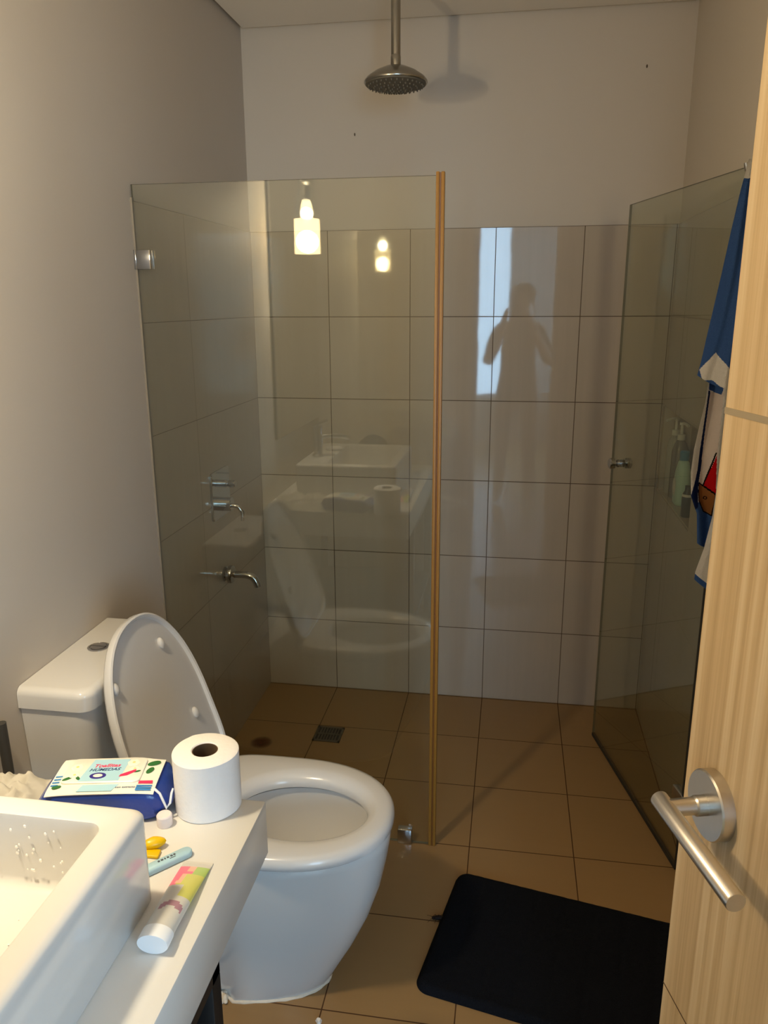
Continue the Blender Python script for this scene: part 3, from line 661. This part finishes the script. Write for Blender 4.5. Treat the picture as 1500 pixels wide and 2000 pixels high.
loft(bm, loops); obj('wrapper', bm, M_pb, wp, 60, local=True)
def top_patch(pts, h=.0006, z=.0553): 
    bm = nb(); prism(bm, [Vector((x, y, z)) for x, y in pts], (0, 0, h)); return bm
def curved_label():
    loops = []
    for i in range(29):
        x = -.084 + .168 * i / 28; top = []; bot = []
        for j in range(15):
            y = -.0505 + .095 * j / 14; y += (.004 * math.sin(x * 60) if j == 14 else 0)
            z = .0563 - .0013 * (abs(x) / .07) ** 4 - .0030 * (abs(y) / .0505) ** 6
            top.append(Vector((x, y, z))); bot.append(Vector((x, y, z - .0012)))
        loops.append(bot + top[::-1])
    bm = nb(); loft(bm, loops); return bm
lb = obj('front_label', curved_label(), M_pc, wp, 60, local=True)
bm = nb(); loft(bm, [rrect(-.006, .006, .062, .034, .010, .0556), rrect(-.006, .006, .062, .034, .010, .0585), rrect(-.006, .006, .060, .032, .010, .060)]); rl_ = obj('resealable_lid', bm, M_pc, wp, local=True); tag(rl_, 'raised printed lid of the pack')
ZT = .0601
obj('sky_panel', top_patch(([(-.040, -.026), (.024, -.026), (.028, .034), (-.030, .034)]), .0003, ZT - .0001), M_psky, rl_, None, local=True)
for (fx, fy, s_) in ((-.052, .014, 1), (-.050, -.008, .9), (.036, .024, 1), (.042, .006, .8)):
    bm = nb()
    for k in range(6):
        a = 2 * PI * k / 6; ball(bm, (fx + .0055 * s_ * math.cos(a), fy + .0055 * s_ * math.sin(a), ZT), .0052 * s_, 1, 1, .12, 10, 6)
    obj('flower_print', bm, M_pc, rl_, local=True)
    bm = nb(); ball(bm, (fx, fy, ZT + .0004), .0028 * s_, 1, 1, .2, 8, 5); obj('flower_centre', bm, M_pye, rl_, local=True)
for fx, fy, a, s_ in ((-.058, -.018, .6, .9), (-.042, -.017, 2.2, .7), (.048, -.002, .4, .6)):
    pts = [(fx + s_ * (.009 * math.cos(t_) * math.cos(a) - .004 * math.sin(t_) * math.sin(a)), fy + s_ * (.009 * math.cos(t_) * math.sin(a) + .004 * math.sin(t_) * math.cos(a))) for t_ in [2 * PI * k / 14 for k in range(14)]]
    bm = nb(); prism(bm, [Vector((x, y, ZT)) for x, y in pts], (0, 0, .0003)); obj('leaf_print', bm, M_pg, rl_, None, local=True)
def oval(cx_, cy_, a, b_, z, h=.0003, rot=0):
    pts = []
    for k in range(28):
        t_ = 2 * PI * k / 28; x, y = a * math.cos(t_), b_ * math.sin(t_); pts.append(Vector((cx_ + x * math.cos(rot) - y * math.sin(rot), cy_ + x * math.sin(rot) + y * math.cos(rot), z)))
    bm = nb(); prism(bm, pts, (0, 0, h)); return bm
obj('oval_badge', oval(-.012, -.012, .013, .0085, ZT + .0002), M_pvi, rl_, None, local=True)
obj('oval_badge_centre', oval(-.012, -.012, .0075, .0045, ZT + .0005), M_pc, rl_, None, local=True)
bm = nb(); prism(bm, [Vector((.022, -.016, ZT + .0002)), Vector((.034, -.013, ZT + .0002)), Vector((.046, -.002, ZT + .0002)), Vector((.045, .004, ZT + .0002)), Vector((.032, -.004, ZT + .0002)), Vector((.023, -.010, ZT + .0002))], (0, 0, .0003)); obj('pink_ribbon', bm, M_ppk, rl_, None, local=True)
def lettering(name, s, size, loc, rot, m, parent, shear=0.0, align='CENTER', euler=None, bold=.0):
    cu_ = bpy.data.curves.new(name, 'FONT'); cu_.body = s; cu_.size = size; cu_.align_x = align; cu_.extrude = .00012; cu_.shear = shear; cu_.offset = bold
    o_ = bpy.data.objects.new(name + '_tmp', cu_); C.objects.link(o_); bpy.context.view_layer.update()
    me = bpy.data.meshes.new_from_object(o_.evaluated_get(bpy.context.evaluated_depsgraph_get())); bpy.data.objects.remove(o_); bpy.data.curves.remove(cu_)
    me.materials.clear(); me.materials.append(m); q = bpy.data.objects.new(name, me); C.objects.link(q); q.parent = parent
    q.location = loc; q.rotation_euler = euler or (0, 0, rot); return q
lettering('pink_lettering', 'Toallitas', .0125, (-.005, .012, ZT + .0003), .03, M_ppk, rl_, .25, bold=.0003)
lettering('blue_lettering', 'H\u00daMEDAS', .0105, (-.006, .0015, ZT + .0003), .03, M_pdk, rl_, .3, bold=.0002)
ZL = .0566
bm = nb(); prism(bm, [Vector((.056, -.030, ZL - .0004)), Vector((.078, -.029, ZL - .0016)), Vector((.077, -.022, ZL - .0012)), Vector((.056, -.023, ZL - .0003))], (0, 0, .0006)); obj('red_badge', bm, M_ppk, lb, None, local=True)
bm = nb()
for k in range(3):
    y = -.0335 - k * .0048; prism(bm, [Vector((.055, y - .0035, ZL - .0006 - .0003 * k)), Vector((.079, y - .0025, ZL - .0018 - .0003 * k)), Vector((.079, y, ZL - .0018 - .0002 * k)), Vector((.055, y - .0002, ZL - .0006))], (0, 0, .0006))
obj('blue_badge', bm, M_pbl, lb, None, local=True)
bm = nb(); prism(bm, [Vector((-.036, -.0465, ZL - .0014)), Vector((.018, -.0465, ZL - .0014)), Vector((.026, -.031, ZL - .0004)), Vector((-.030, -.031, ZL - .0004))], (0, 0, .0006)); obj('sky_panel', bm, M_psky, lb, None, local=True)
bm = nb()
for k in range(4): prism(bm, [Vector((-.081, -.006 - .008 * k, ZL - .0019)), Vector((-.070, -.006 - .008 * k, ZL - .0012)), Vector((-.070, -.003 - .008 * k, ZL - .0012)), Vector((-.081, -.003 - .008 * k, ZL - .0019))], (0, 0, .0006))
obj('blue_lines', bm, M_pbl, lb, None, local=True)
for fx, fy, a, s_ in ((.066, .006, 1.2, 1.0), (.068, .026, .4, 1.2), (-.070, -.034, .3, .8)):
    pts = [Vector((fx + s_ * (.009 * math.cos(t_) * math.cos(a) - .005 * math.sin(t_) * math.sin(a)), fy + s_ * (.009 * math.cos(t_) * math.sin(a) + .005 * math.sin(t_) * math.cos(a)), ZL - .0010)) for t_ in [2 * PI * k / 14 for k in range(14)]]
    bm = nb(); prism(bm, pts, (0, 0, .0008)); obj('leaf_print', bm, M_pg, lb, None, local=True)
lettering('grey_lettering', 'con extracto', .006, (.038, -.040, ZL - .0003), 0, M_pdk, lb)
# torn label corner curling down over the end
bm = nb(); tube(bm, [(.083, -.040, .053), (.092, -.043, .046), (.097, -.045, .034), (.101, -.044, .020), (.106, -.040, .026), (.108, -.034, .040), (.110, -.030, .046)], [.0022, .002, .002, .002, .002, .002, .0015], 8)
tag(obj('label_flap', bm, mat('flap_white', (.82, .82, .82, 1), .4), wp, 60, local=True), 'curled white label strip at the end')

bm = nb(); lathe(bm, [(.0115, 0), (.012, .001), (.012, .017), (.0105, .019), (0, .019)], (.4545, -1.908, CZ), n=32, cap=True); o = obj('bottle_cap', bm, mat('cap_pinkish', (.78, .70, .69, 1), .4), origin=(.4545, -1.908, CZ)); tag(o, 'small pinkish white cap standing between wipes and paper roll', 'cap')
# yellow piece
yl = nb(); ball(yl, (.462, -1.962, CZ + .009), .013, 1.35, .75, .65, 16, 10, Matrix.Rotation(.5, 3, 'Z')); box(yl, .445, .478, -1.985, -1.970, CZ, CZ + .005, .002)
for v in yl.verts: v.co += Vector((.002, -.002, 0)) * noise.noise(v.co * 120)
o = obj('plastic_clip', yl, mat('yellow_plastic', '#e0b400', .35), origin=(.462, -1.97, CZ)); tag(o, 'small yellow plastic clip on the counter near the blue stick', 'clip')
# blue stick
st = thing('test_stick', (.487, -2.002, CZ), 'slim pale blue plastic stick with printed marks on the counter', 'stick', rotz=math.radians(48.5))
def capsule(hx_3, hy_3, z0, z1, d):
    return [rrect(0, 0, hx_3 - d, hy_3 - d, (hy_3 - d) * .98, z0 + .001), rrect(0, 0, hx_3, hy_3, hy_3 * .98, z0 + .002), rrect(0, 0, hx_3, hy_3, hy_3 * .98, z1 - .002), rrect(0, 0, hx_3 - d, hy_3 - d, (hy_3 - d) * .98, z1)]
bm = nb(); loft(bm, capsule(.052, .0092, -.001, .009, .002)); obj('casing', bm, mat('pale_blue_plastic', '#a9cbd8', .4), st, 50, local=True)
bm = nb()
for k, (x, l) in enumerate(((.026, .003), (.0215, .0035), (.016, .003), (.0115, .002), (.007, .0035), (.002, .003))): box(bm, x - l / 2, x + l / 2, .000, .0034, .0089, .0093)
box(bm, .017, .026, -.0034, -.0022, .0089, .0093)
obj('printed_marks', bm, mat('ink_grey', (.06, .07, .09, 1), .6), st, None, local=True)
# face wash tube
ft = thing('cream_tube', (.5445, -2.069, CZ), 'squeezed cream tube with white cap lying beside the basin', 'tube', rotz=math.radians(92.5))
M_tu = mat('tube_clear', (.60, .58, .53, 1), .3); M_tu_g = mat('tube_green', '#c9c86a', .35); M_tu_l = mat('tube_leaf', '#a9c36a', .35); M_tu_p = mat('tube_pink', '#e8748c', .35); M_tu_o = mat('tube_peach', '#f2b29a', .35); M_tu_m = mat('tube_mauve', '#a9808c', .4)
bm = nb(); loops = []; nn = 40; secs = []
for k in range(41):
    f = k / 40; x = -.062 + .145 * f; hw = .0195 + .0025 * f; hh = .0135 * (1 - f ** 1.6) + .0006
    loops.append([Vector((x, hw * math.cos(2 * PI * j / nn), .0005 + hh + hh * math.sin(2 * PI * j / nn))) for j in range(nn)])
loft(bm, loops)
for f in bm.faces:
    c = f.calc_center_median(); x, y = c.x, c.y; top = True
    mi = 0
    if x > .072: mi = 0
    elif x > .056: mi = 3 if y > .006 else (2 if y < -.002 else 4)
    elif x > .050: mi = 3 if y > -.004 else 2
    elif x > .026: mi = 1 if y < .002 else (4 if y < .011 else 3)
    elif x > .020: mi = 3 if y > .010 else 1
    elif x > -.004 and y < -.004: mi = 1
    xx = x + (y + .004) ** 2 * 40
    if -.032 < xx - .006 < -.020 and -.018 < y < .012: mi = 5
    f.material_index = mi
obj('tube_body', bm, [M_tu, M_tu_g, M_tu_l, M_tu_p, M_tu_o, M_tu_m], ft, 60, local=True)
bm = nb(); lp = lambda x, s: [Vector((x, .0208 * s * math.cos(2 * PI * j / nn), .0147 + .0145 * s * math.sin(2 * PI * j / nn))) for j in range(nn)]
loft(bm, [lp(-.061, .96), lp(-.0615, 1), lp(-.079, 1), lp(-.081, .96)]); tag(obj('cap', bm, mat('cap_white', (.78, .80, .82, 1), .3), ft, 40, local=True), 'white flat oval cap')
bm = nb(); box(bm, .078, .086, -.022, .022, .0002, .0018); obj('crimp', bm, M_tu, ft, None, local=True)

# crumpled tissue behind the basin
bm = nb(); n_ = 46; G = []
for j in range(n_ + 1):
    row = []
    for i in range(n_ + 1):
        x = .02 + .215 * i / n_; y = -2.03 + .20 * j / n_; q = Vector((x * 26, y * 26, 1.3))
        e = min(i, n_ - i, j, n_ - j) / n_; h = (.028 * abs(noise.noise(q)) + .02 * abs(noise.noise(q * 2.1)) + .008 * abs(noise.noise(q * 5)) + .012) * min(1, e * 7 + .12)
        row.append(bm.verts.new((x + .01 * noise.noise(q * .9 + Vector((5, 0, 0))), y + .01 * noise.noise(q * .9 + Vector((0, 9, 0))), CZ + .001 + h)))
    G.append(row)
for j in range(n_):
    for i in range(n_): bm.faces.new((G[j][i], G[j][i + 1], G[j + 1][i + 1], G[j + 1][i]))
bmesh.ops.solidify(bm, geom=bm.faces[:], thickness=.0006)
o = obj('crumpled_tissue', bm, mat('tissue_cream', (.82, .79, .72, 1), .9, spec=.1), ang=70, origin=(.12, -1.93, CZ)); tag(o, 'crumpled white tissue on the counter between basin and wall', 'tissue')
# dark handset by the wall, left edge of the photo
bs = thing('toilet_brush', (.03, -1.715, 0), 'dark toilet brush standing against the left wall behind the counter', 'toilet brush')
bm = nb(); lathe(bm, [(.04, 0), (.042, .004), (.042, .30), (.040, .305), (.012, .31)], (.045, -1.70, 0), n=28); obj('holder', bm, M_dark, bs)
bm = nb(); tube(bm, [(.045, -1.70, .30), (.03, -1.69, .60), (.022, -1.685, .66)], .007, 12); tube(bm, [(.022, -1.685, .66), (.018, -1.683, .77)], [.010, .010], 12); obj('handle', bm, mat('dark_grip', (.05, .048, .045, 1), .5), bs)
# dark pouch beyond the basin (seen in the glass)
bm = nb(); ball(bm, (.30, -2.69, CZ + .001), .11, 1.0, .75, 1.5, 28, 16)
for v in list(bm.verts):
    if v.co.z < CZ + .001: v.co.z = CZ + .001
    v.co += Vector((1, 1, 0)) * .006 * noise.noise(v.co * 25)
o = obj('wash_bag', bm, mat('dark_bag', (.04, .04, .05, 1), .7), origin=(.30, -2.69, CZ)); tag(o, 'dark rounded wash bag on the counter behind the basin', 'bag')

# ------------------------------------------------------------------ small marks on floor and wall
cb_ = thing('cockroach', (.829, -1.206, 0), 'dead dark brown cockroach on the floor by the bath mat edge', 'insect', rotz=.15)
M_bug = mat('bug_brown', (.012, .006, .004, 1), .7, spec=.2)
bm = nb(); ball(bm, (0, 0, .006), .015, 1, .42, .36, 16, 9); ball(bm, (-.014, 0, .0055), .0055, .8, 1, .7, 12, 8); obj('body', bm, M_bug, cb_, local=True)
for s in (-1, 1):
    for k in range(3):
        x = -.006 + .006 * k; bm = nb(); tube(bm, [(x, s * .003, .004), (x + .002 * (k - 1), s * .009, .007), (x + .006 * (k - 1), s * .014, .001)], [.0007, .0006, .0004], 6); obj('leg', bm, M_bug, cb_, local=True)
    bm = nb(); tube(bm, [(-.014, s * .002, .006), (-.022, s * .006, .006), (-.030, s * .013, .002)], [.0005, .0004, .0003], 6); obj('antenna', bm, M_bug, cb_, local=True)
bm = nb(); pts = []
for k in range(9):
    a = 2 * PI * k / 9; pts.append(Vector((.592 + random.uniform(.004, .010) * math.cos(a), -1.548 + random.uniform(.004, .011) * math.sin(a), .0005)))
loft(bm, [pts, [Vector((.592, -1.548, 0)) + (p - Vector((.592, -1.548, .0005))) * .6 + Vector((0, 0, .008)) for p in pts]]); o = obj('paint_flake', bm, M_paper, origin=(.592, -1.548, 0)); tag(o, 'tiny white flake lying on the floor in front of the toilet', 'flake')
for (x, z) in ((.395, 2.113), (1.356, 2.281)):
    bm = nb(); ball(bm, (x, .0055, z), .0045, .6, .35, 1.2, 10, 7); o = obj('wall_mark', bm, mat('wall_speck', (.10, .07, .05, 1), .8), bpy.data.objects['wall_back'])
# rust stain: a thin dried film on the floor tile
M_rust = bpy.data.materials.new('rust_stain'); M_rust.use_nodes = True; t = NT(M_rust); b = t.n['Principled BSDF']; b.inputs['Base Color'].default_value = lin('#5a2a0c'); b.inputs['Roughness'].default_value = .6
tc = t.add('ShaderNodeTexCoord'); le = t.add('ShaderNodeVectorMath', operation='LENGTH'); t.lk(tc.outputs['Object'], le.inputs[0]); nz = t.add('ShaderNodeTexNoise'); nz.inputs['Scale'].default_value = 40; t.lk(tc.outputs['Object'], nz.inputs['Vector'])
al = t.math('MULTIPLY', t.math('SUBTRACT', 1, t.math('DIVIDE', le.outputs['Value'], .042), True), t.math('ADD', nz.outputs['Fac'], .35), True); t.lk(al, b.inputs['Alpha'])
bm = nb(); lathe(bm, [(0, 0), (.045, 0), (.045, .0004), (0, .0004)], (.109, -.459, .0003), n=30, cap=False); o = obj('rust_stain', bm, M_rust, origin=(.109, -.459, .0003)); tag(o, 'round rust stain on the shower floor beside the drain', 'stain')

# ------------------------------------------------------------------ person in the doorway behind the camera (mirrored in the tiles)
ps = thing('person', (1.0, -3.30, 0), 'person in dark clothes standing in the doorway holding up a phone, mirrored in the tiles', 'person')
V = {}; E_ = []
def J(n, p, r, par=None):
    V[n] = (Vector(p), r)
    if par: E_.append((par, n))
J('pelvis', (1.0, -3.30, .90), (.155, .11)); J('waist', (1.0, -3.31, 1.06), (.135, .10), 'pelvis'); J('chest', (1.0, -3.31, 1.24), (.150, .105), 'waist'); J('collar', (1.005, -3.30, 1.365), (.10, .075), 'chest')
J('neck', (1.012, -3.285, 1.43), (.052, .055), 'collar'); J('jaw', (1.018, -3.265, 1.50), (.062, .075), 'neck'); J('skull', (1.022, -3.265, 1.575), (.075, .09), 'jaw'); J('crown', (1.024, -3.27, 1.635), (.055, .065), 'skull')
for s_, n in ((-1, 'l'), (1, 'r')):
    J('sh' + n, (1.0 + s_ * .165, -3.31, 1.345), .058, 'collar'); J('el' + n, (1.0 + s_ * .235, -3.20, 1.10), .043, 'sh' + n); J('fo' + n, (1.0 + s_ * .16, -3.08, 1.25), .038, 'el' + n); J('wr' + n, (.985 + s_ * .100, -2.985, 1.40), .026, 'fo' + n)
    J('pa' + n, (.978 + s_ * .082, -2.962, 1.445), (.036, .017), 'wr' + n)
    J('hi' + n, (1.0 + s_ * .10, -3.30, .80), .088, 'pelvis'); J('kn' + n, (1.0 + s_ * .11, -3.28, .47), .058, 'hi' + n); J('an' + n, (1.0 + s_ * .12, -3.31, .085), .04, 'kn' + n); J('to' + n, (1.0 + s_ * .14, -3.19, .035), (.042, .030), 'an' + n)
    for k in range(4):       # fingers closing round the phone
        b0 = Vector((.975 + s_ * (.076 - .002 * k), -2.945, 1.445 + .018 * k)); f = n + str(k)
        J('f' + f, b0, .0085, 'pa' + n); J('g' + f, b0 + Vector((-s_ * .004, .022, .006)), .0078, 'f' + f); J('h' + f, b0 + Vector((-s_ * (.010 + .001 * k), .036, .010)), .0068, 'g' + f)
    J('t' + n, (.978 + s_ * .070, -2.972, 1.47), .010, 'pa' + n); J('u' + n, (.975 + s_ * .056, -2.975, 1.495), .0085, 't' + n)
names = list(V); bm = nb(); vv = {n: bm.verts.new(V[n][0] - Vector((1.0, -3.30, 0))) for n in names}
for a_, b_ in E_: bm.edges.new((vv[a_], vv[b_]))
me = bpy.data.meshes.new('body'); bm.to_mesh(me); bm.free(); bo = bpy.data.objects.new('body', me); C.objects.link(bo)
mdf = bo.modifiers.new('skin', 'SKIN'); mdf.use_smooth_shade = True
for i, n in enumerate(names):
    r = V[n][1]; me.skin_vertices[0].data[i].radius = r if isinstance(r, tuple) else (r, r); me.skin_vertices[0].data[i].use_root = (n == 'pelvis')
sb = bo.modifiers.new('sub', 'SUBSURF'); sb.levels = 2; sb.render_levels = 2
bpy.context.view_layer.update()
m2 = bpy.data.meshes.new_from_object(bo.evaluated_get(bpy.context.evaluated_depsgraph_get())); bo.modifiers.clear(); bo.data = m2; bo.parent = ps; ORG[bo.name] = Vector((1.0, -3.30, 0))
m2.materials.clear()
for q in (mat('skin', (.45, .28, .20, 1), .5), mat('dark_shirt', (.05, .045, .05, 1), .9), mat('grey_trousers', (.07, .07, .08, 1), .9)): m2.materials.append(q)
for p in m2.polygons:
    c = p.center; z = c.z; p.material_index = 0; p.use_smooth = True
    if z < .97 and z > .10: p.material_index = 2
    elif .97 <= z < 1.40 and c.y < .10: p.material_index = 1
bm = nb(); ball(bm, (1.024, -3.285, 1.60), .098, .93, 1.02, .92, 24, 16)
for v in list(bm.verts):
    if v.co.y > -3.225 and v.co.z < 1.625: v.co.y = -3.225 - .02 * (1.625 - v.co.z)
    if v.co.z < 1.53: v.co.z = 1.53 + (v.co.z - 1.53) * .5
obj('hair', bm, mat('dark_hair', (.012, .009, .007, 1), .6), ps)
M_eye = mat('eye_dark', (.02, .015, .012, 1), .2)
for s_ in (-1, 1): bm = nb(); ball(bm, (1.021 + s_ * .030, -3.178, 1.572), .011, 1, .6, .7, 10, 7); obj('eye', bm, M_eye, ps)
bm = nb(); tube(bm, [(1.022, -3.176, 1.585), (1.022, -3.165, 1.555), (1.021, -3.160, 1.543), (1.021, -3.176, 1.537)], [.006, .009, .012, .008], 10); obj('nose', bm, m2.materials[0], ps)
bm = nb(); ball(bm, (1.020, -3.186, 1.508), .022, 1, .35, .28, 12, 8); obj('mouth', bm, mat('lips', (.35, .14, .12, 1), .5), ps)
for s_ in (-1, 1): bm = nb(); ball(bm, (1.021 + s_ * .078, -3.27, 1.56), .028, .35, .6, 1, 12, 8); obj('ear', bm, m2.materials[0], ps)
ph = thing('phone', (.966, -2.915, 1.49), 'dark phone held up by the person in the doorway', 'phone')
bm = nb(); box(bm, -.037, .037, -.0085, -.001, -.130, .018, .003, 2)
Rm = Matrix((cr, cf, cu)).transposed(); bmesh.ops.transform(bm, matrix=Matrix.Translation(Vector((.966, -2.897, 1.547)) - cf * .004) @ Rm.to_4x4(), verts=bm.verts[:]); obj('casing', bm, mat('phone_dark', (.02, .02, .025, 1), .3), ph)
